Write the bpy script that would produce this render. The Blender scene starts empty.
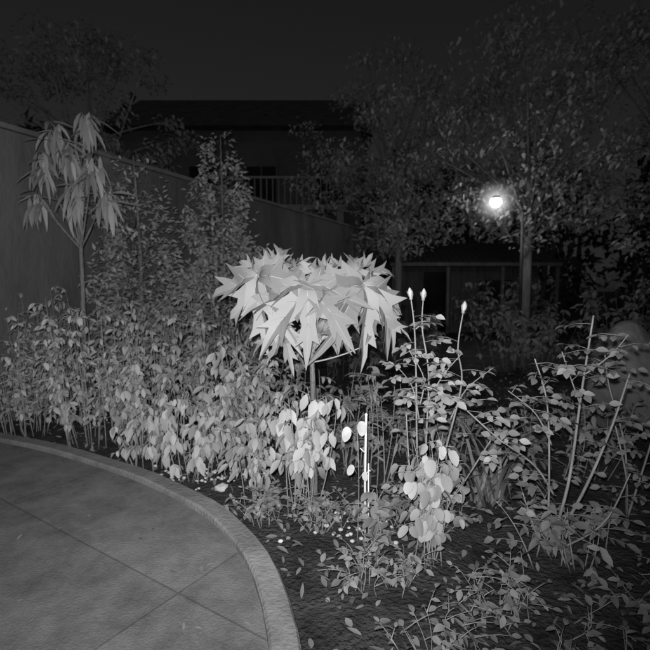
import bpy, math, random
import numpy as np
from mathutils import Vector, noise
rnd = random.Random(7)
scene = bpy.context.scene

# ---------------------------------------------------------------- materials
def new_mat(name):
    m = bpy.data.materials.new(name); m.use_nodes = True
    nt = m.node_tree; nt.nodes.clear()
    out = nt.nodes.new('ShaderNodeOutputMaterial')
    return m, nt, out

def leaf_mat(name, lo, hi, rough=0.6, spec=.2):
    m, nt, out = new_mat(name)
    g = nt.nodes.new('ShaderNodeNewGeometry')
    cr = nt.nodes.new('ShaderNodeMapRange')
    cr.inputs[3].default_value = lo; cr.inputs[4].default_value = hi
    nt.links.new(g.outputs['Random Per Island'], cr.inputs[0])
    p = nt.nodes.new('ShaderNodeBsdfPrincipled')
    p.inputs['Roughness'].default_value = rough
    p.inputs['Specular IOR Level'].default_value = spec
    nt.links.new(cr.outputs[0], p.inputs['Base Color'])
    nt.links.new(p.outputs[0], out.inputs[0])
    return m

def rough_mat(name, lo, hi, scale=4, bump=0.3, rough=0.9, stretch=(1, 1, 1), bscale=None):
    m, nt, out = new_mat(name)
    tc = nt.nodes.new('ShaderNodeTexCoord')
    mp = nt.nodes.new('ShaderNodeMapping'); mp.inputs['Scale'].default_value = stretch
    nt.links.new(tc.outputs['Object'], mp.inputs['Vector'])
    nz = nt.nodes.new('ShaderNodeTexNoise'); nz.inputs['Scale'].default_value = scale; nz.inputs['Detail'].default_value = 5
    nz.inputs['Roughness'].default_value = 0.65
    nt.links.new(mp.outputs[0], nz.inputs['Vector'])
    cr = nt.nodes.new('ShaderNodeValToRGB')
    cr.color_ramp.elements[0].position = 0.3; cr.color_ramp.elements[0].color = (lo, lo, lo, 1)
    cr.color_ramp.elements[1].position = 0.7; cr.color_ramp.elements[1].color = (hi, hi, hi, 1)
    nt.links.new(nz.outputs['Fac'], cr.inputs[0])
    p = nt.nodes.new('ShaderNodeBsdfPrincipled'); p.inputs['Roughness'].default_value = rough
    p.inputs['Specular IOR Level'].default_value = 0.2
    if bump > .15:
        nb = nt.nodes.new('ShaderNodeTexNoise'); nb.inputs['Scale'].default_value = bscale or scale * 6; nb.inputs['Detail'].default_value = 4
        nt.links.new(mp.outputs[0], nb.inputs['Vector'])
        b = nt.nodes.new('ShaderNodeBump'); b.inputs['Strength'].default_value = bump; b.inputs['Distance'].default_value = 0.03
        nt.links.new(nb.outputs['Fac'], b.inputs['Height']); nt.links.new(b.outputs[0], p.inputs['Normal'])
    nt.links.new(cr.outputs[0], p.inputs['Base Color'])
    nt.links.new(p.outputs[0], out.inputs[0])
    return m

def emit_mat(name, s):
    m, nt, out = new_mat(name)
    e = nt.nodes.new('ShaderNodeEmission'); e.inputs[0].default_value = (1, 1, 1, 1); e.inputs[1].default_value = s
    nt.links.new(e.outputs[0], out.inputs[0]); return m

M_leafA = leaf_mat('shrub_leaf', 0.22, 0.44)
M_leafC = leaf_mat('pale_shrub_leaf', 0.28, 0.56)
M_leafB = leaf_mat('bright_leaf', 0.28, 0.52)
M_leafP = leaf_mat('papaya_leaf', 0.21, 0.40, .7, .15)
M_leafR = leaf_mat('rose_leaf', 0.14, 0.30)
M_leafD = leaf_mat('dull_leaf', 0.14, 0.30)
M_leafT = leaf_mat('tree_leaf', 0.20, 0.46)
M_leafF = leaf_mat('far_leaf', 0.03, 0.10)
M_stem = rough_mat('green_stem', 0.22, 0.42, 12, 0.1)
M_vein = rough_mat('leaf_vein', 0.46, 0.54, 12, 0.1)
M_bark = rough_mat('bark', 0.12, 0.30, 9, 0.8, stretch=(1, 1, .3))
M_soil = rough_mat('soil', 0.03, 0.11, 5, 1.0, bscale=40)
M_kerb = rough_mat('kerb_stone', 0.20, 0.36, 5, 0.3, bscale=50)
M_wall = rough_mat('render_wall', 0.07, 0.18, 1.3, 0.4, stretch=(1, 1, .35), bscale=25)
M_post = rough_mat('concrete_post', 0.11, 0.20, 3, 0.1)
M_rock = rough_mat('rock', 0.14, 0.36, 2.5, 0.9, bscale=14)
M_white = rough_mat('white_pebble', 0.45, 0.8, 3, 0.1)
M_stake = rough_mat('painted_stake', 0.80, 0.92, 3, 0.1)
M_bud = rough_mat('rose_bud', 0.45, 0.70, 20, 0.1)
M_metal = rough_mat('lamp_metal', 0.04, 0.08, 8, 0.05, rough=0.5)
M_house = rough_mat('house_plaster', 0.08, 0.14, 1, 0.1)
M_trim = rough_mat('painted_trim', 0.25, 0.35, 3, 0.1)
M_roof = rough_mat('roof_tile', 0.06, 0.14, 3, 0.5)
M_shed = rough_mat('shed_timber', 0.05, 0.12, 3, 0.5, stretch=(4, 4, .4))
M_dark = rough_mat('window_glass', 0.01, 0.02, 3, 0.0, rough=0.2)

# ---------------------------------------------------------------- mesh builder
def nv(a):
    a = np.asarray(a, float); return a / (np.linalg.norm(a, axis=-1, keepdims=True) + 1e-9)

TEMPL = {
 'oval':  [(0.18, .62), (0.45, 1.0), (0.75, .68)],
 'round': [(0.06, .55), (0.22, .92), (0.48, 1.0), (0.72, .84), (.9, .48)],
 'long':  [(0.2, .8), (0.5, 1.0), (0.8, .55)],
 'low':   [(0.42, 1.0)],
}
class MB:
    def __init__(s): s.V = []; s.F = []; s.M = []; s.n = 0; s.L = {}
    def raw(s, verts, faces, mat):
        s.V.append(np.asarray(verts, float).reshape(-1, 3))
        for f in faces: s.F.append(tuple(i + s.n for i in f)); s.M.append(mat)
        s.n += len(verts)
    def tube(s, pts, r0, r1, mat, seg=6):
        pts = [np.asarray(p, float) for p in pts]; n = len(pts); V = []; F = []
        for i, p in enumerate(pts):
            d = nv(pts[min(i + 1, n - 1)] - pts[max(i - 1, 0)])
            a = np.array([1, 0, 0]) if abs(d[0]) < .8 else np.array([0, 1, 0])
            u = nv(np.cross(d, a)); v = np.cross(d, u); r = r0 + (r1 - r0) * i / (n - 1)
            for k in range(seg):
                t = 2 * math.pi * k / seg; V.append(p + r * (math.cos(t) * u + math.sin(t) * v))
        for i in range(n - 1):
            for k in range(seg):
                k2 = (k + 1) % seg
                F.append((i * seg + k, i * seg + k2, (i + 1) * seg + k2, (i + 1) * seg + k))
        F.append(tuple(range(seg))[::-1]); F.append(tuple((n - 1) * seg + k for k in range(seg)))
        s.raw(V, F, mat)
    def box(s, c, sz, mat, rot=0):
        V = []; ca, sa = math.cos(rot), math.sin(rot)
        for dz in (-.5, .5):
            for dx, dy in ((-.5, -.5), (.5, -.5), (.5, .5), (-.5, .5)):
                x, y = dx * sz[0], dy * sz[1]
                V.append((c[0] + x * ca - y * sa, c[1] + x * sa + y * ca, c[2] + dz * sz[2]))
        s.raw(V, [(3, 2, 1, 0), (4, 5, 6, 7), (0, 1, 5, 4), (1, 2, 6, 5), (2, 3, 7, 6), (3, 0, 4, 7)], mat)
    def leaf(s, p, d, n, L, W, droop=.2, mat=1, kind='oval'):
        s.L.setdefault((mat, kind), []).append((*p, *d, *n, L, W, droop))
    def flush(s):
        for (mat, kind), arr in s.L.items():
            A = np.array(arr, float); N = len(A)
            p = A[:, 0:3]; d = nv(A[:, 3:6]); n = A[:, 6:9]
            n = nv(n - d * np.sum(n * d, 1, keepdims=True) + 1e-6); sd = np.cross(d, n)
            L = A[:, 9:10]; W = A[:, 10:11] / 2; dr = A[:, 11:12]
            T = TEMPL[kind]; cols = [p]
            for u, w in T:
                c = p + d * u * L - n * dr * L * u * u
                cols += [c - sd * W * w + n * W * w * .3, c, c + sd * W * w + n * W * w * .3]
            cols.append(p + d * L - n * dr * L)
            k = len(cols); V = np.stack(cols, 1).reshape(-1, 3)
            f = [(0, 2, 1), (0, 3, 2)]
            for r in range(len(T) - 1):
                a = 1 + 3 * r; f += [(a, a + 1, a + 4, a + 3), (a + 1, a + 2, a + 5, a + 4)]
            a = 1 + 3 * (len(T) - 1); f += [(a, a + 1, k - 1), (a + 1, a + 2, k - 1)]
            base = s.n; s.V.append(V); s.n += len(V)
            for i in range(N):
                o = base + i * k
                for q in f: s.F.append(tuple(j + o for j in q))
            s.M += [mat] * (N * len(f))
        s.L = {}
    def build(s, name, mats, smooth=True, parent=None):
        s.flush()
        me = bpy.data.meshes.new(name); V = np.concatenate(s.V)
        me.from_pydata(V.tolist(), [], s.F)
        for m in mats: me.materials.append(m)
        me.polygons.foreach_set('material_index', s.M)
        me.polygons.foreach_set('use_smooth', [smooth] * len(s.F)); me.update()
        o = bpy.data.objects.new(name, me); scene.collection.objects.link(o)
        if parent: o.parent = parent
        return o
def empty(name):
    e = bpy.data.objects.new(name, None); scene.collection.objects.link(e); return e
def R(a, b): return rnd.uniform(a, b)
def rv(): 
    return nv(np.array([rnd.gauss(0, 1), rnd.gauss(0, 1), rnd.gauss(0, 1)]))
def curve(a, b, bulge, n=6):
    a = np.array(a, float); b = np.array(b, float); c = (a + b) / 2 + np.array(bulge)
    return [a * (1 - t) ** 2 + 2 * c * t * (1 - t) + b * t * t for t in np.linspace(0, 1, n)]

# ---------------------------------------------------------------- ground, terrace
b = MB()
N = 90; xs = np.concatenate([[-300, -80, -25], np.linspace(-8, 10, N), [30, 90, 300]]); ys = np.concatenate([[-200, -30], np.linspace(-3, 22, N), [40, 120, 400]])
V = [(x, y, (0.05 * (noise.noise(Vector((x * 1.5, y * 1.5, 0))) + .4 * noise.noise(Vector((x * 6, y * 6, 3)))) - .03) if -8 < x < 10 and -3 < y < 22 else -.03) for y in ys for x in xs]
nx = len(xs); F = [(j * nx + i, j * nx + i + 1, (j + 1) * nx + i + 1, (j + 1) * nx + i) for j in range(len(ys) - 1) for i in range(nx - 1)]
b.raw(V, F, 0); b.build('ground', [M_soil])

E = [(-6.5, 4.95), (-4.6, 4.55), (-2.73, 3.9), (-1.62, 3.35), (-.8, 2.78), (-.36, 2.3), (-.10, 1.7), (.0, .9), (.05, 0), (.05, -1.5)]
for _ in range(2):
    Q = [E[0]]
    for p, q in zip(E[:-1], E[1:]):
        Q += [(p[0] * .75 + q[0] * .25, p[1] * .75 + q[1] * .25), (p[0] * .25 + q[0] * .75, p[1] * .25 + q[1] * .75)]
    E = Q + [E[-1]]
Ea = np.array(E)
tan = nv(np.gradient(Ea, axis=0)); nrm = np.stack([tan[:, 1], -tan[:, 0]], 1)
if nrm[5][1] > 0: nrm = -nrm
b = MB()
inner = Ea + nrm * .11
prof = [(0, -.1), (0, .078), (.010, .09), (.10, .09), (.11, .078), (.11, -.1)]
V = []; 
for i in range(len(Ea)):
    for o, z in prof:
        q = Ea[i] + nrm[i] * o; V.append((q[0], q[1], z + .004 * math.sin(i * 1.7)))
k = len(prof); F = [(i * k + j, i * k + j + 1, (i + 1) * k + j + 1, (i + 1) * k + j) for i in range(len(Ea) - 1) for j in range(k - 1)]
b.raw(V, F, 0); b.build('garden_kerb', [M_kerb], smooth=False)
b = MB()
V = [(p[0], p[1], .055) for p in inner] + [(-6.5, -1.5, .055)]
V2 = [(p[0], p[1], -.1) for p in inner] + [(-6.5, -1.5, -.1)]
n = len(V); b.raw(V + V2, [tuple(range(n))[::-1]] + [(i, (i + 1) % n, n + (i + 1) % n, n + i) for i in range(n)], 0)
m, nt, out = new_mat('worn_concrete')
tc = nt.nodes.new('ShaderNodeTexCoord'); br = nt.nodes.new('ShaderNodeTexBrick')
mp = nt.nodes.new('ShaderNodeMapping'); mp.inputs['Rotation'].default_value = (0, 0, math.radians(33))
nt.links.new(tc.outputs['Object'], mp.inputs[0]); nt.links.new(mp.outputs[0], br.inputs[0])
br.inputs['Scale'].default_value = 1; br.inputs['Brick Width'].default_value = 1.5; br.inputs['Row Height'].default_value = 1.2; br.inputs['Mortar Size'].default_value = .005; br.offset = 0
br.inputs['Color1'].default_value = (.21, .21, .21, 1); br.inputs['Color2'].default_value = (.24, .24, .24, 1); br.inputs['Mortar'].default_value = (.14, .14, .14, 1)
nz = nt.nodes.new('ShaderNodeTexNoise'); nz.inputs['Scale'].default_value = 3; nz.inputs['Detail'].default_value = 9; nz.inputs['Roughness'].default_value = .8
nt.links.new(tc.outputs['Object'], nz.inputs['Vector'])
mr = nt.nodes.new('ShaderNodeMapRange'); mr.inputs[1].default_value = .3; mr.inputs[2].default_value = .7; mr.inputs[3].default_value = .4; mr.inputs[4].default_value = 1.3
nt.links.new(nz.outputs['Fac'], mr.inputs[0])
mx = nt.nodes.new('ShaderNodeVectorMath'); mx.operation = 'SCALE'
nt.links.new(br.outputs['Color'], mx.inputs[0]); nt.links.new(mr.outputs[0], mx.inputs['Scale'])
p = nt.nodes.new('ShaderNodeBsdfPrincipled'); p.inputs['Roughness'].default_value = .9
n2 = nt.nodes.new('ShaderNodeTexNoise'); n2.inputs['Scale'].default_value = 90; n2.inputs['Detail'].default_value = 4
nt.links.new(tc.outputs['Object'], n2.inputs['Vector'])
bp = nt.nodes.new('ShaderNodeBump'); bp.inputs['Strength'].default_value = .4; bp.inputs['Distance'].default_value = .01
nt.links.new(n2.outputs['Fac'], bp.inputs['Height'])
nt.links.new(mx.outputs[0], p.inputs['Base Color']); nt.links.new(bp.outputs[0], p.inputs['Normal']); nt.links.new(p.outputs[0], out.inputs[0])
b.build('paved_terrace', [m], smooth=False)

def in_bed(x, y):
    j = np.argmin((Ea[:, 0] - x) ** 2 + (Ea[:, 1] - y) ** 2)
    return (np.array([x, y]) - Ea[j]) @ nrm[j] < -.04
b = MB()
for _ in range(9000):
    x = R(-4, 5); y = .9 + 7 * rnd.random() ** 1.6
    if not in_bed(x, y): continue
    b.leaf((x, y, R(-.02, .05)), (R(-1, 1), R(-1, 1), R(-.2, .5)), (R(-.5, .5), R(-.5, .5), 1), R(.02, .07), R(.012, .03), R(-.2, .4), 0, 'oval')
for _ in range(1500):
    x = R(-2.5, .5); y = R(0.3, 4)
    if in_bed(x, y) or rnd.random() > .12: continue
    b.leaf((x, y, .062), (R(-1, 1), R(-1, 1), .05), (R(-.1, .1), R(-.1, .1), 1), R(.02, .05), R(.012, .022), .0, 0, 'oval')
b.build('leaf_litter', [M_leafD])

b = MB()
import bmesh
def blob(mb, c, s, mat, sub=1, amp=.25, fr=2.0, sd=0):
    bm = bmesh.new(); bmesh.ops.create_icosphere(bm, subdivisions=sub, radius=1)
    V = []
    for v in bm.verts:
        f = 1 + amp * noise.noise(v.co * fr + Vector((sd, sd * 2, 0)))
        V.append((c[0] + v.co.x * s[0] * f, c[1] + v.co.y * s[1] * f, c[2] + v.co.z * s[2] * f))
    F = [tuple(v.index for v in f.verts) for f in bm.faces]; bm.free(); mb.raw(V, F, mat)
for i in range(110):
    cx, cy = ((-.95, 3.08) if i < 60 else (.15, 2.42))
    x = cx + rnd.gauss(0, .17); y = cy + rnd.gauss(0, .1)
    if not in_bed(x, y): continue
    r = R(.006, .017); blob(b, (x, y, .015 + r * .5), (r, r * R(.7, 1), r * .7), 0, 2, .3, 2, i)
blob(b, (-.66, 2.86, .05), (.042, .03, .022), 0, 3, .5, 2, 5)
b.build('white_pebbles', [M_white])

# ---------------------------------------------------------------- shrubs
def leafy_twig(b, p, d, ln, nl, L, W, hang, kind, mat=1, stem=0, r=.0022):
    d = nv(d); end = p + d * ln + np.array([0, 0, -.2 * ln])
    pts = curve(p, end, (0, 0, .12 * ln), 4); b.tube(pts, r, r * .5, stem, 4)
    for i in range(nl):
        if rnd.random() < .12: continue
        t = (i + .7) / nl; q = p * (1 - t) + end * t + np.array([0, 0, .06 * ln * 4 * t * (1 - t)])
        sd = nv(np.cross(d, [0, 0, 1]) + 1e-3) * (1 if i % 2 else -1)
        ld = d * .5 + sd * R(.4, .9) + np.array([0, 0, -hang + R(-.4, .5)]) + rv() * .35
        if i == nl - 1: ld = d + np.array([0, 0, -hang * .8])
        nn = np.array([0, -.25, 1]) + rv() * .6 + d * .3
        s = R(.5, 1.15); b.leaf(q, ld, nn, L * s, W * s * R(.8, 1.1), R(.05, .5), mat, kind)

def shrub(name, cx, cy, rx, ry, h, ns, nt_, L, W, hang=.7, kind='oval', mats=None, zlo=.25, nl=5, tw=(.05, .15), r=.004, hv=.62):
    b = MB()
    for i in range(ns):
        a = R(0, 6.28); q = math.sqrt(rnd.random())
        base = np.array([cx + rx * .6 * q * math.cos(a), cy + ry * .6 * q * math.sin(a), -.03])
        top = np.array([cx + rx * q * math.cos(a) + R(-.08, .08), cy + ry * q * math.sin(a), h * R(hv, 1.0)])
        pts = curve(base, top, (R(-.08, .08), R(-.06, .06), .05), 8)
        b.tube(pts, r * R(.7, 1.4), r * .35, 0, 5)
        for k in range(nt_):
            t = zlo + (1 - zlo) * (k + rnd.random()) / nt_; j = min(int(t * 7), 6); f = t * 7 - j
            p = pts[j] * (1 - f) + pts[min(j + 1, 7)] * f
            an = R(0, 6.28); d = np.array([math.cos(an), math.sin(an), R(0, .9)])
            leafy_twig(b, p, d, R(*tw), nl, L, W, hang, kind)
    return b.build(name, mats or [M_stem, M_leafA])

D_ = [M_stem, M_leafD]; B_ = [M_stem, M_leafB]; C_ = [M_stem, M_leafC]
shrub('leafy_shrub', -2.75, 4.2, .55, .35, 1.2, 24, 9, .072, .034, zlo=.18, hv=.45, mats=C_)
shrub('leafy_shrub', -1.95, 3.95, .50, .3, 1.25, 24, 9, .07, .034, zlo=.2, hang=.9, hv=.5, mats=C_)
shrub('leafy_shrub', -2.35, 4.7, .6, .4, 1.45, 18, 8, .075, .034)
shrub('leafy_shrub', -3.3, 4.75, .5, .35, 1.4, 18, 8, .075, .034, zlo=.15, mats=C_)
shrub('leafy_shrub', -1.45, 3.75, .42, .3, 1.2, 22, 8, .08, .038, zlo=.3, hang=.9, hv=.5)
shrub('leafy_shrub', -.95, 3.9, .45, .3, 1.25, 20, 8, .078, .038, zlo=.3, hang=.8, hv=.5)
shrub('leafy_shrub', -.9, 4.7, .6, .4, 1.4, 16, 7, .08, .036)
shrub('leafy_shrub', -1.6, 4.9, .5, .4, 1.35, 14, 7, .08, .036)
shrub('leafy_shrub', -.45, 3.8, .3, .3, 1.0, 12, 7, .08, .036, zlo=.3)
shrub('drooping_shrub', -1.28, 3.32, .22, .12, .70, 10, 6, .085, .046, hang=1.4, mats=B_, zlo=.25, hv=.5)
shrub('drooping_shrub', -.90, 3.14, .18, .10, .66, 9, 6, .088, .046, hang=1.4, mats=B_, zlo=.25, hv=.5)
shrub('drooping_shrub', -.60, 3.25, .24, .2, .85, 12, 6, .085, .044, hang=1.1, zlo=.2)
shrub('drooping_shrub', -.55, 3.4, .3, .2, 1.08, 10, 6, .085, .042, hang=1.0)
shrub('coffee_shrub', -.17, 2.62, .20, .12, .80, 10, 6, .09, .05, hang=1.5, mats=B_, zlo=.4)
shrub('coffee_shrub', -.42, 2.75, .16, .08, .55, 7, 5, .085, .045, hang=1.3, zlo=.3)
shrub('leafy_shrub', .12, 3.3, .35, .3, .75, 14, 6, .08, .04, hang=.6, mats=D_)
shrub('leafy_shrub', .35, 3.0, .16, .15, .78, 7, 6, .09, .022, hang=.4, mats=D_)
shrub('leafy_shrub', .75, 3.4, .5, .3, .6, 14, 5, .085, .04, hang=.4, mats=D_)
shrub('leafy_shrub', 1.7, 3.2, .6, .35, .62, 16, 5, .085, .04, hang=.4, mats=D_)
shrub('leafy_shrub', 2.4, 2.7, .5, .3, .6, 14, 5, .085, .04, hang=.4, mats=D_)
shrub('round_leaf_shrub', .50, 2.14, .17, .10, .62, 10, 5, .07, .05, hang=1.4, kind='round', mats=[M_stem, M_leafA], zlo=.3, nl=4)
shrub('round_leaf_shrub', .24, 2.3, .12, .08, .3, 5, 4, .06, .04, hang=.6, kind='round', mats=[M_stem, M_leafR], nl=4)
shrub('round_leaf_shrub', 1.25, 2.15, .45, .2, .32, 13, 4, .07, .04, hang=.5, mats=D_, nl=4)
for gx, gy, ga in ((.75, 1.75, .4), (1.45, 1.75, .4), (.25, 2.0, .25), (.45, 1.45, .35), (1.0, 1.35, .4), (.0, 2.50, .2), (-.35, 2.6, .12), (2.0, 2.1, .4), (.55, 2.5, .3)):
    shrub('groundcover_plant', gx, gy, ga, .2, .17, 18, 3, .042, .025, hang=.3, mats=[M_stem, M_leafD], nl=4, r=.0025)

b = MB()
for i in range(46):
    a = R(0, 6.28); o = np.array([1.0 + R(-.10, .10), 2.75 + R(-.06, .06), 0])
    d = np.array([math.cos(a) * .45, math.sin(a) * .45, 1.0]); L = R(.4, .95); w = R(.006, .011); V = []; sd = nv(np.cross(d, [0, 0, 1]))
    for k in range(9):
        t = k / 8; q = o + np.array([math.cos(a), math.sin(a), 0]) * L * (.25 * t + .5 * t * t) + np.array([0, 0, 1]) * L * (1.0 * t - .6 * t * t * t)
        ww = w * (1 - t ** 3); V += [q - sd * ww, q + sd * ww]
    b.raw(V, [(2 * k, 2 * k + 1, 2 * k + 3, 2 * k + 2) for k in range(8)], 0)
b.build('spider_lily', [M_leafR])

# ---------------------------------------------------------------- papaya
b = MB()
EDGE = [(0, 0.0, .012), (.12, .13, .095), (.22, .25, .125), (.28, .38, .155), (.33, .54, .255), (.40, .47, .110), (.47, .54, .092), (.53, .68, .14), (.58, .79, .18), (.66, .71, .062), (.8, .85, .048), (1.0, 1.0, .002)]
def papaya_leaf(J, fwd, nrm_, S, drp=.35, grav=.18):
    J = np.array(J, float); n = nv(nrm_); f = np.array(fwd, float); f = nv(f - n * (f @ n)); s = np.cross(f, n)
    al = [(0, 1), (40, .97), (-40, .97), (82, .88), (-82, .88), (126, .66), (-126, .66)]
    for ang, ln in al:
        a = math.radians(ang + R(-8, 8)); L = S * ln * R(.85, 1.12)
        d = f * math.cos(a) + s * math.sin(a); lat = -f * math.sin(a) + s * math.cos(a)
        dr = drp * R(.2, 1.9); wob = R(-.4, .4); tw = R(-.4, .4); bend = R(-.14, .14)
        def P(u, v):
            q = J + d * u * L + lat * (v + bend * u * u) * L * 1.1 + n * (-dr * L * u ** 2.2 + abs(v) * L * .7 + (wob + tw * u) * v * L * u + .022 * math.sin(u * 8 + ang))
            q[2] -= grav * L * u * u; return q
        for sg in (-1, 1):
            V = [P(m_, 0) for m_, e, w in EDGE] + [P(e, sg * w * R(.85, 1.12)) for m_, e, w in EDGE]
            k = len(EDGE); b.raw(V, [(i, i + 1, k + i + 1, k + i) for i in range(k - 1)], 1)
        b.tube([P(t, 0) + n * .0015 for t in np.linspace(0, .97, 7)], .0032 * S / .4, .0008, 2, 4)
        for sg in (-1, 1):
            for m0, (e, w) in ((.25, (.51, .235)), (.5, (.76, .165))):
                b.tube([P(m0 + (e - m0) * t, sg * w * t) + n * .0015 for t in (0, .5, .95)], .0016 * S / .4, .0005, 2, 3)
    base = np.array((-.085, 2.8, R(.88, 1.0)))
    b.tube(curve(base, J, ((J[0] - base[0]) * .2, (J[1] - base[1]) * .2, .07), 9), .009, .0045, 2, 6)
trunk = curve((-.07, 2.8, -.05), (-.085, 2.8, 1.03), (.015, 0, 0), 14)
b.tube(trunk, .026, .013, 0, 12)
for i in range(14):
    z = .12 + i * .062; a = i * 2.4; q = np.array([-.08 + .018 * math.cos(a), 2.8 + .018 * math.sin(a), z])
    blob(b, q, (.010, .010, .006), 0, 1, .1)
PL = [
 ((-.10, 2.56, 1.33), (0.05, -.45, -.9), (.02, -.85, .5), .42, .2, .15),
 ((-.38, 2.66, 1.38), (-.20, -.3, -1.0), (-.55, -.75, .25), .43, .35, .25),
 ((.21, 2.64, 1.33), (.25, -.3, -1.0), (.50, -.78, .25), .46, .3, .25),
 ((.19, 2.95, 1.40), (.55, .3, .7), (.05, -.65, .7), .28, .1, .0),
 ((-.30, 2.98, 1.41), (-.45, .3, .7), (-.1, -.65, .7), .31, .1, .0),
 ((-.05, 3.0, 1.38), (.15, .4, .8), (0, -.7, .7), .27, .1, .0),
 ((-.18, 2.82, 1.44), (-.3, -.2, -.1), (-.1, -.5, .85), .28, .3, .2),
 ((.32, 2.84, 1.22), (.85, 0, -.5), (.35, -.6, .6), .30, .4, .2),
 ((-.24, 2.66, 1.06), (-.35, -.4, -.7), (-.1, -.6, .7), .20, .4, .2),
 ((.0, 2.74, 1.12), (.2, -.4, -.8), (.1, -.6, .7), .20, .4, .2),
]
for J, f, n_, S, dr, gv in PL: papaya_leaf(J, f, n_, S, dr, gv)
b.tube(curve((-.085, 2.8, .86), (.3, 2.7, 1.02), (.05, 0, -.03), 7), .005, .003, 2, 5)
b.build('papaya_tree', [M_bark, M_leafP, M_vein])

# ---------------------------------------------------------------- roses
def rose_cane(b, pts, r0=.006, r1=.003, nleaf=8, bud=False, L=.047, t0=.3, fl=False):
    P = []
    pts = [np.array(p, float) for p in pts]
    n = len(pts)
    for i in range(1, n - 1): pts[i] = pts[i] + np.array([R(-.015, .015), R(-.015, .015), 0])
    for i in range(n - 1):
        p0, p1, p2, p3 = pts[max(i - 1, 0)], pts[i], pts[i + 1], pts[min(i + 2, n - 1)]
        for t in np.linspace(0, 1, 6, endpoint=False):
            P.append(.5 * ((2 * p1) + (-p0 + p2) * t + (2 * p0 - 5 * p1 + 4 * p2 - p3) * t * t + (-p0 + 3 * p1 - 3 * p2 + p3) * t ** 3))
    P.append(pts[-1]); b.tube(P, r0, r1, 0, 6)
    for k in range(0, len(P) - 1):
        if rnd.random() < .6:
            d = rv(); d[2] = abs(d[2]) * .2; q = P[k]; b.tube([q, q + nv(d) * .012], .002, .0003, 0, 3)
    for k in range(nleaf):
        t = t0 + (1 - t0) * (k + rnd.random()) / nleaf; q = P[min(int(t * (len(P) - 1)), len(P) - 1)]
        if bud and t > .85: continue
        a = R(0, 6.28); d = nv(np.array([math.cos(a), math.sin(a) * .8, R(-.1, .5)])); ln = R(.09, .15)
        end = q + d * ln + np.array([0, 0, -.02]); b.tube([q, (q + end) / 2 + np.array([0, 0, .008]), end], .0016, .0008, 0, 4)
        sd = nv(np.cross(d, [0, 0, 1])); up = np.array([0, -.4, 1]) + rv() * .7
        for tt in (.45, .78):
            for sg in (-1, 1):
                b.leaf(q + (end - q) * tt, d * .4 + sd * sg + np.array([0, 0, R(-.6, .1)]), up, L * R(.7, 1.1), L * .62, .25, 1, 'oval')
        b.leaf(end, d + np.array([0, 0, -.3]), up, L * 1.15, L * .7, .2, 1, 'oval')
    if bud:
        q = P[-1]; d = nv(P[-1] - P[-2])
        blob(b, q + d * .008, (.009, .009, .010), 0, 2, .05)
        V = []; pr = [(.004, 0), (.011, .010), (.0145, .022), (.0125, .036), (.008, .047), (.0015, .056)]
        for r, h in pr:
            for s_ in range(10):
                a = s_ * .628 + h * 12; rr = r * (1 + .08 * math.cos(3 * a)); V.append(q + np.array([rr * math.cos(a), rr * math.sin(a), 0]) + d * (h + .008))
        b.raw(V, [(i * 10 + j, i * 10 + (j + 1) % 10, (i + 1) * 10 + (j + 1) % 10, (i + 1) * 10 + j) for i in range(5) for j in range(10)], 2)
        for s_ in range(5):
            a = s_ * 1.256; o = np.array([math.cos(a), math.sin(a), 0])
            b.leaf(q + d * .012 + o * .009, d + o * R(.1, .6), -o, .038, .009, -.1, 0, 'long')
RM = [M_stem, M_leafR, M_bud]
b = MB()
c0 = (.55, 2.4, -.03)
rose_cane(b, [c0, (.50, 2.4, .4), (.485, 2.4, .85), (.458, 2.4, 1.10), (.445, 2.4, 1.25)], nleaf=9, bud=True)
rose_cane(b, [c0, (.55, 2.42, .45), (.53, 2.4, .85), (.502, 2.4, 1.1), (.507, 2.4, 1.245)], nleaf=9, bud=True)
rose_cane(b, [c0, (.62, 2.38, .4), (.70, 2.4, .8), (.685, 2.4, 1.0), (.714, 2.4, 1.18)], nleaf=10, bud=True)
rose_cane(b, [(.53, 2.4, .7), (.6, 2.35, .86), (.68, 2.3, .98)], .004, .002, 7, t0=.1)
rose_cane(b, [(.5, 2.4, .6), (.44, 2.35, .8), (.36, 2.3, .92)], .004, .002, 7, t0=.1)
rose_cane(b, [(.5, 2.4, .7), (.52, 2.35, .85), (.42, 2.3, 1.0)], .004, .002, 6, t0=.1)
rose_cane(b, [c0, (.43, 2.3, .3), (.40, 2.25, .7)], .005, .003, 3)
rose_cane(b, [(.66, 2.4, .62), (.75, 2.38, .78), (.86, 2.36, .9)], .004, .002, 6, t0=.1)
rose_cane(b, [c0, (.7, 2.3, .3), (.83, 2.2, .62)], .005, .003, 7)
b.build('rose_bush', [M_stem, M_leafA, M_bud])
b = MB()
c1 = (1.12, 2.25, -.03)
rose_cane(b, [c1, (1.18, 2.2, .35), (1.24, 2.2, .8), (1.275, 2.2, 1.18)], .009, .004, 12)
rose_cane(b, [c1, (1.10, 2.2, .4), (1.06, 2.2, .75), (.98, 2.15, .98)], .006, .003, 10)
rose_cane(b, [c1, (1.25, 2.2, .3), (1.38, 2.2, .62), (1.46, 2.2, .9)], .009, .004, 8)
rose_cane(b, [(1.12, 2.2, .3), (.98, 2.15, .47), (.8, 2.1, .62), (.6, 2.1, .80), (.46, 2.1, .86)], .006, .002, 14)
rose_cane(b, [(1.1, 2.2, .55), (1.0, 2.15, .72), (.84, 2.1, .84)], .005, .002, 8)
rose_cane(b, [(1.23, 2.2, .75), (1.14, 2.15, .9), (1.08, 2.1, 1.02)], .004, .002, 7)
rose_cane(b, [(1.25, 2.2, .9), (1.33, 2.15, 1.0), (1.38, 2.1, 1.1)], .004, .002, 5)
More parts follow.
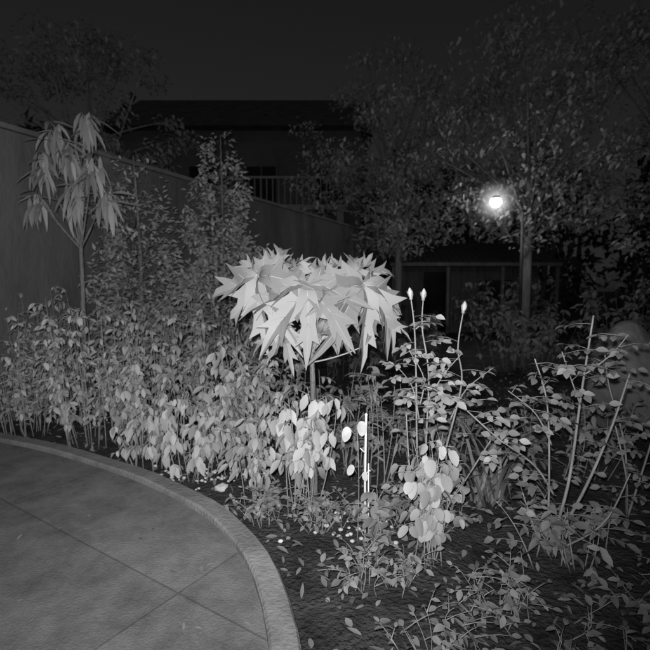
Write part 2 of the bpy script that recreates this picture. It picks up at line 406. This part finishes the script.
rose_cane(b, [c1, (1.0, 2.1, .15), (.9, 2.05, .38)], .005, .003, 5)
rose_cane(b, [c1, (1.3, 2.1, .2), (1.42, 2.1, .45)], .006, .003, 7)
b.build('rose_bush', RM)
b = MB()
c2 = (1.75, 2.6, -.03)
rose_cane(b, [c2, (1.72, 2.6, .4), (1.62, 2.6, .75), (1.52, 2.5, .95)], .007, .003, 10)
rose_cane(b, [c2, (1.8, 2.5, .4), (1.85, 2.5, .7)], .007, .003, 8)
rose_cane(b, [c2, (1.6, 2.4, .3), (1.5, 2.35, .6)], .007, .003, 8)
b.build('rose_bush', RM)

b = MB()
b.tube([(.215, 2.4, -.05), (.213, 2.4, .3), (.217, 2.4, .64)], .0065, .006, 0, 8)
b.tube([(.235, 2.41, -.05), (.232, 2.41, .38)], .004, .004, 0, 6)
b.tube([(.214, 2.395, .44), (.185, 2.39, .47)], .003, .003, 0, 5); b.tube([(.214, 2.395, .33), (.24, 2.39, .35)], .003, .003, 0, 5)
blob(b, (.217, 2.4, .645), (.008, .008, .010), 0, 2, .05)
b.build('garden_stake', [M_stake])
b = MB()
b.tube(curve((.17, 2.36, -.03), (.165, 2.36, .60), (.02, 0, 0), 7), .003, .002, 0, 5)
for x, z, L, dx in ((.115, .60, .08, -.15), (.185, .63, .08, .1), (.14, .40, .06, -.3), (.20, .36, .05, .3)):
    b.tube([(.168, 2.36, z - .06), (x, 2.34, z)], .002, .0015, 0, 4)
    b.leaf((x, 2.34, z), (dx, -.25, -1), (.2, -1, .3), L, L * .62, .2, 1, 'round')
b.build('garden_seedling', [M_stem, M_bud])

# ---------------------------------------------------------------- trees near the wall
b = MB()
tr = curve((-2.38, 4.5, -.05), (-2.36, 4.5, 2.35), (.05, 0, 0), 12); b.tube(tr, .03, .014, 0, 9)
tips = [((-2.36, 4.4, 2.62), 44), ((-2.6, 4.35, 2.5), 36), ((-2.12, 4.35, 2.5), 38), ((-2.40, 4.6, 2.5), 30), ((-2.72, 4.45, 2.2), 26), ((-2.05, 4.4, 2.2), 26), ((-2.3, 4.35, 2.25), 30), ((-2.3, 4.6, 2.95), 30), ((-2.5, 4.4, 2.8), 26)]
for t, nl in tips:
    t = np.array(t); b.tube(curve(tr[8], t, (0, 0, -.04), 6), .011, .005, 0, 6)
    for k in range(nl):
        a = R(0, 6.28); d = np.array([math.cos(a), math.sin(a), R(-2.6, .2)])
        b.leaf(t + np.array([R(-.05, .05), R(-.05, .05), R(-.14, .06)]), d, (math.cos(a), math.sin(a) - .6, .8), R(.16, .34), R(.032, .05), R(.1, .5), 1, 'long')
b.build('mango_tree', [M_bark, M_leafA])

def column_tree(name, cx, cy, h, w, n, L, W, mats, sd=0):
    b = MB(); tr = curve((cx, cy, -.05), (cx, cy, h * .96), (R(-.1, .1), R(-.1, .1), 0), 10); b.tube(tr, .045, .008, 0, 8)
    for i in range(n):
        t = 1 - math.sqrt(rnd.random()) * .97; z = h * (.10 + .88 * t)
        a = R(0, 6.28); lump = .75 + .9 * noise.noise(Vector((math.cos(a) * 1.2 + sd, math.sin(a) * 1.2, z * 2.6)))
        rr = w * (1 - t) ** .5 * lump * math.sqrt(R(.3, 1)) * 1.35 + .04
        q = np.array([cx + rr * math.cos(a), cy + rr * math.sin(a), z])
        if i % 9 == 0: b.tube([(cx, cy, z - rr * .6), q], .008, .003, 0, 4)
        for k in range(5):
            d = np.array([math.cos(a), math.sin(a), R(-.3, .6)]) + rv() * .9
            b.leaf(q + rv() * .09, d, (R(-.4, .4), -.9, .8), L * R(.6, 1.1), W * R(.7, 1.1), .2, 1, 'low')
    b.build(name, mats)
column_tree('columnar_tree', -1.47, 6.7, 3.6, .60, 1200, .085, .042, [M_bark, M_leafC])
column_tree('columnar_tree', -2.2, 5.45, 2.95, .52, 800, .08, .038, [M_bark, M_leafA], 5)

# ---------------------------------------------------------------- garden wall
b = MB()
A = np.array([-4.96, 1.55]); B = np.array([6.4, 23.0]); D = nv(B - A); Lw = np.linalg.norm(B - A); rot = math.atan2(D[1], D[0])
n = int(Lw / 2.4)
for i in range(n):
    c = A + D * (i + .5) * 2.4
    b.box((c[0], c[1], 1.42), (2.4 - .12, .10, 2.96), 0, rot)
    c = A + D * i * 2.4
    b.box((c[0], c[1], 1.42), (.12, .125, 2.97), 1, rot)
    c = A + D * (i + .5) * 2.4
    b.box((c[0], c[1], 2.935), (2.398, .15, .05), 1, rot)
b.build('garden_wall', [M_wall, M_post, M_roof], smooth=False)

# ---------------------------------------------------------------- neighbour house
h = empty('neighbour_house')
b = MB(); b.box((-3.0, 20, 3.4), (8.5, 7, 6.8), 0); b.build('walls', [M_house], False, h)
b = MB(); b.raw([(-7.7, 16, 6.8), (1.7, 16, 6.8), (1.7, 24, 6.8), (-7.7, 24, 6.8), (-7.7, 20, 9.2), (1.7, 20, 9.2)], [(0, 1, 5, 4), (2, 3, 4, 5), (0, 4, 3), (1, 2, 5), (3, 2, 1, 0)], 0); b.build('roof', [M_roof], False, h)
b = MB()
for x in (-6, -4.2, -2.2, .2):
    for z in (1.6, 4.9): b.box((x, 16.47, z), (1.0, .08, 1.3), 0)
b.build('windows', [M_dark], False, h)
b = MB()
for x in (-6, -4.2, -2.2, .2):
    for z in (1.6, 4.9):
        b.box((x, 16.44, z + .70), (1.16, .1, .09), 0); b.box((x, 16.44, z - .70), (1.16, .14, .09), 0)
        for sx in (-.54, .54): b.box((x + sx, 16.44, z), (.08, .1, 1.31), 0)
        b.box((x, 16.41, z), (.05, .05, 1.3), 0)
b.build('window_frames', [M_house], False, h)
b = MB(); b.box((-1.5, 15.9, 4.0), (4.4, 1.1, .16), 0); b.box((-1.5, 15.38, 4.95), (4.4, .06, .07), 0)
for i in range(23): b.box((-3.65 + i * .195, 15.38, 4.5), (.03, .03, .84), 0)
for x in (-3.5, .5): b.box((x, 15.5, 1.96), (.22, .22, 3.92), 0)
b.build('balcony', [M_trim], False, h)

h = empty('garden_shed')
b = MB(); b.box((4.4, 15.4, 1.0), (4.2, 2.4, 2.0), 0)
b.build('walls', [M_shed], False, h)
b = MB(); b.raw([(1.9, 13.6, 2.08), (6.9, 13.6, 2.08), (6.9, 15.5, 2.85), (1.9, 15.5, 2.85), (1.9, 17, 2.08), (6.9, 17, 2.08)], [(0, 1, 2, 3), (3, 2, 5, 4), (0, 3, 4), (1, 5, 2)], 0)
for i in range(26): 
    x = 2.0 + i * .19; b.tube([(x, 13.6, 2.10), (x, 15.5, 2.87)], .03, .03, 0, 5)
b.build('roof', [M_shed], False, h)
b = MB(); b.box((4.4, 13.58, 2.05), (5.0, .05, .10), 0)
for x in (2.0, 3.6, 5.2, 6.8): b.box((x, 13.66, 1.0), (.08, .08, 1.96), 0)
b.build('porch', [M_post], False, h)
b = MB(); b.box((3.4, 14.18, .95), (.8, .06, 1.8), 0); b.box((5.2, 14.18, 1.25), (1.0, .06, .7), 0); b.build('door_and_window', [M_dark], False, h)

# ---------------------------------------------------------------- boulder
b = MB(); blob(b, (3.02, 4.5, .42), (.44, .34, .60), 0, 5, .30, 1.1, 4.2); 
b.build('boulder', [M_rock])

# ---------------------------------------------------------------- broadleaf trees
def tree(name, x, y, h, spread, ctr, n_cl, per, L, W, mats, seed, tr_r=.13, kind='low', lean=(0, 0), flat=1.0):
    rn = random.Random(seed); b = MB()
    top = (x + lean[0], y + lean[1], ctr)
    tk = curve((x, y, -.1), top, (.15, 0, 0), 10); b.tube(tk, tr_r, tr_r * .5, 0, 10)
    for i in range(n_cl):
        a = rn.uniform(0, 6.28); cz = rn.uniform(-1, 1); rr = math.sqrt(max(0, 1 - cz * cz)) * rn.uniform(.3, 1)
        c = np.array([top[0] + spread * rr * math.cos(a), top[1] + flat * spread * rr * math.sin(a), ctr + .3 + (h - ctr) * cz * .95])
        if i % 2 == 0:
            st = tk[rn.randint(5, 9)]; b.tube(curve(st, c, (0, 0, .2 * spread * .3), 6), tr_r * .28, .012, 0, 5)
        cr = spread * rn.uniform(.12, .28)
        for k in range(per):
            q = c + nv(np.array([rn.gauss(0, 1) for _ in range(3)])) * cr * rn.uniform(.1, 1) ** .6 * np.array([1, 1, .55])
            d = np.array([rn.gauss(0, 1), rn.gauss(0, 1), rn.gauss(-.4, .5)]); s = rn.uniform(.5, 1.2)
            b.leaf(q, d, (rn.gauss(0, .5), -.8, 1), L * s, W * s, .25, 1, kind)
    b.build(name, mats)
tree('broadleaf_tree', 4.6, 10.8, 6.9, 3.4, 4.5, 95, 100, .15, .075, [M_bark, M_leafT], 1, .13, flat=.7)
tree('broadleaf_tree', 7.4, 9.2, 7.2, 2.8, 4.3, 70, 100, .15, .07, [M_bark, M_leafT], 2, .14)
tree('broadleaf_tree', 1.9, 12.6, 7.2, 2.9, 4.6, 90, 90, .16, .075, [M_bark, M_leafT], 3, .13, flat=.7)
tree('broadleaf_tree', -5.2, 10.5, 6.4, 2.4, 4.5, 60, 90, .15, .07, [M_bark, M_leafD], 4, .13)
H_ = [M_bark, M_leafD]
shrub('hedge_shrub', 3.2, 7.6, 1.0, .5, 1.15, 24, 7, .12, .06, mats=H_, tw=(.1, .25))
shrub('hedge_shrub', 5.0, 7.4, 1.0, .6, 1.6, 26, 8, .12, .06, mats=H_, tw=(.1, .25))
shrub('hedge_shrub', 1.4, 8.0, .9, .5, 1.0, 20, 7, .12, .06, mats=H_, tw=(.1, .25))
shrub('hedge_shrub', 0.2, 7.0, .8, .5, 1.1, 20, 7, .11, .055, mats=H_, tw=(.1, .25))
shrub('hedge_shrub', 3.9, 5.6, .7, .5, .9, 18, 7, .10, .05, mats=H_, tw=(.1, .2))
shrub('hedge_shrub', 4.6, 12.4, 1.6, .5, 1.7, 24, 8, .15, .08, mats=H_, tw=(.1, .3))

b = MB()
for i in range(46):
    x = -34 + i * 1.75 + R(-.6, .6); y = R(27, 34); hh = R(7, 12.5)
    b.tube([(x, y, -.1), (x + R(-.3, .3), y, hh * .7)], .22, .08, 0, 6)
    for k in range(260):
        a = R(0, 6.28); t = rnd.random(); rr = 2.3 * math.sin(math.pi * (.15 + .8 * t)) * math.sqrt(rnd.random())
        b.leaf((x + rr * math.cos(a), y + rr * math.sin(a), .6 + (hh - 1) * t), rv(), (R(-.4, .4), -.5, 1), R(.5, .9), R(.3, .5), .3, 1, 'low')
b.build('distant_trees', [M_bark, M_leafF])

# ---------------------------------------------------------------- street lamp
h = empty('street_lamp')
b = MB()
b.tube([(4.08, 9.7, -.05), (4.08, 9.7, .5)], .06, .05, 0, 12); b.tube([(4.08, 9.7, .5), (4.07, 9.7, 2.9)], .035, .028, 0, 12)
b.tube(curve((4.07, 9.7, 2.9), (3.5, 9.5, 3.2), (.10, 0, .28), 10), .022, .016, 0, 8)
b.build('pole', [M_metal], True, h)
b = MB(); V = []
for r, z in ((.02, .12), (.07, .10), (.10, .06), (.105, .045)):
    for k in range(16): V.append((3.43 + r * math.cos(k * math.pi / 8), 9.48 + r * math.sin(k * math.pi / 8), 3.08 + z))
b.raw(V, [(i * 16 + k, i * 16 + (k + 1) % 16, (i + 1) * 16 + (k + 1) % 16, (i + 1) * 16 + k) for i in range(3) for k in range(16)] + [tuple(range(16))], 0)
b.build('shade', [M_metal], True, h)
b = MB(); blob(b, (3.43, 9.48, 3.06), (.11, .11, .10), 0, 4, 0); b.build('bulb', [emit_mat('lit_bulb', 30)], True, h)
# added self-emitting volume that draws the halo around the bulb, not real mist
mm, nt, out = new_mat('added_lamp_halo')
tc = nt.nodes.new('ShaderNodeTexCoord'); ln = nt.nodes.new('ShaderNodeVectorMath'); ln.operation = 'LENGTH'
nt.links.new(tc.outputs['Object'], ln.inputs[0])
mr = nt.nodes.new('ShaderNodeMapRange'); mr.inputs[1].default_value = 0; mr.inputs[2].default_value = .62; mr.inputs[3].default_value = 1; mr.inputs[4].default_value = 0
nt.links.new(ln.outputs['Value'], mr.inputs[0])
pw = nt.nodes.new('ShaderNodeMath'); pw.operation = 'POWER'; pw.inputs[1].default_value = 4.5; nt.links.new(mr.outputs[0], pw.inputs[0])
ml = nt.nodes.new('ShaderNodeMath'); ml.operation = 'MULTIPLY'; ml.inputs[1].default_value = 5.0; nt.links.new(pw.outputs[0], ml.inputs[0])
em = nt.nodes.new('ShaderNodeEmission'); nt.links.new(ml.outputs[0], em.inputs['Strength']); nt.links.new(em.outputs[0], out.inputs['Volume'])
b = MB(); blob(b, (0, 0, 0), (.64, .64, .64), 0, 3, 0); o = b.build('added_lamp_halo', [mm], True, h); o.location = (3.43, 9.48, 3.06)
ld = bpy.data.lights.new('lamp_light', 'POINT'); ld.energy = 18; ld.shadow_soft_size = .1
lo = bpy.data.objects.new('lamp_light', ld); lo.location = (3.43, 9.30, 2.9); scene.collection.objects.link(lo); lo.parent = h

# ---------------------------------------------------------------- world, lights
w = bpy.data.worlds.new('World'); scene.world = w; w.use_nodes = True; nt = w.node_tree
bg = nt.nodes['Background']; sky = nt.nodes.new('ShaderNodeTexSky'); sky.sky_type = 'NISHITA'; sky.sun_disc = False
sky.sun_elevation = math.radians(35); sky.sun_rotation = math.radians(160)
hs = nt.nodes.new('ShaderNodeHueSaturation'); hs.inputs['Saturation'].default_value = 0
nt.links.new(sky.outputs[0], hs.inputs['Color']); nt.links.new(hs.outputs[0], bg.inputs[0]); bg.inputs[1].default_value = 0.0034
w.cycles.sampling_method = 'MANUAL'; w.cycles.sample_map_resolution = 64
sd = bpy.data.lights.new('moonlight', 'SUN'); sd.energy = .03; sd.angle = math.radians(.5)
so = bpy.data.objects.new('moonlight', sd); so.rotation_euler = (math.radians(55), 0, math.radians(-20)); scene.collection.objects.link(so)

cam = bpy.data.cameras.new('camera'); co = bpy.data.objects.new('camera', cam); scene.collection.objects.link(co)
co.location = (0, 0, 1.3); co.rotation_euler = (math.radians(90 - 4.3), 0, 0)
cam.angle = 2 * math.atan(325 / 464); cam.clip_end = 1000; cam.clip_start = .02
cam.dof.use_dof = True; cam.dof.focus_distance = 1.7; cam.dof.aperture_fstop = 3.6
scene.camera = co
# infrared lamp of the security camera that took the picture
sp = bpy.data.lights.new('infrared_lamp', 'SPOT'); sp.energy = 420; sp.spot_size = math.radians(125); sp.spot_blend = .95; sp.shadow_soft_size = .015
sl = bpy.data.objects.new('infrared_lamp', sp); sl.location = (-.03, -.02, 1.36); sl.rotation_euler = (math.radians(90 + 4), 0, math.radians(10)); scene.collection.objects.link(sl)

scene.view_settings.view_transform = 'Standard'; scene.view_settings.look = 'None'; scene.view_settings.exposure = 0
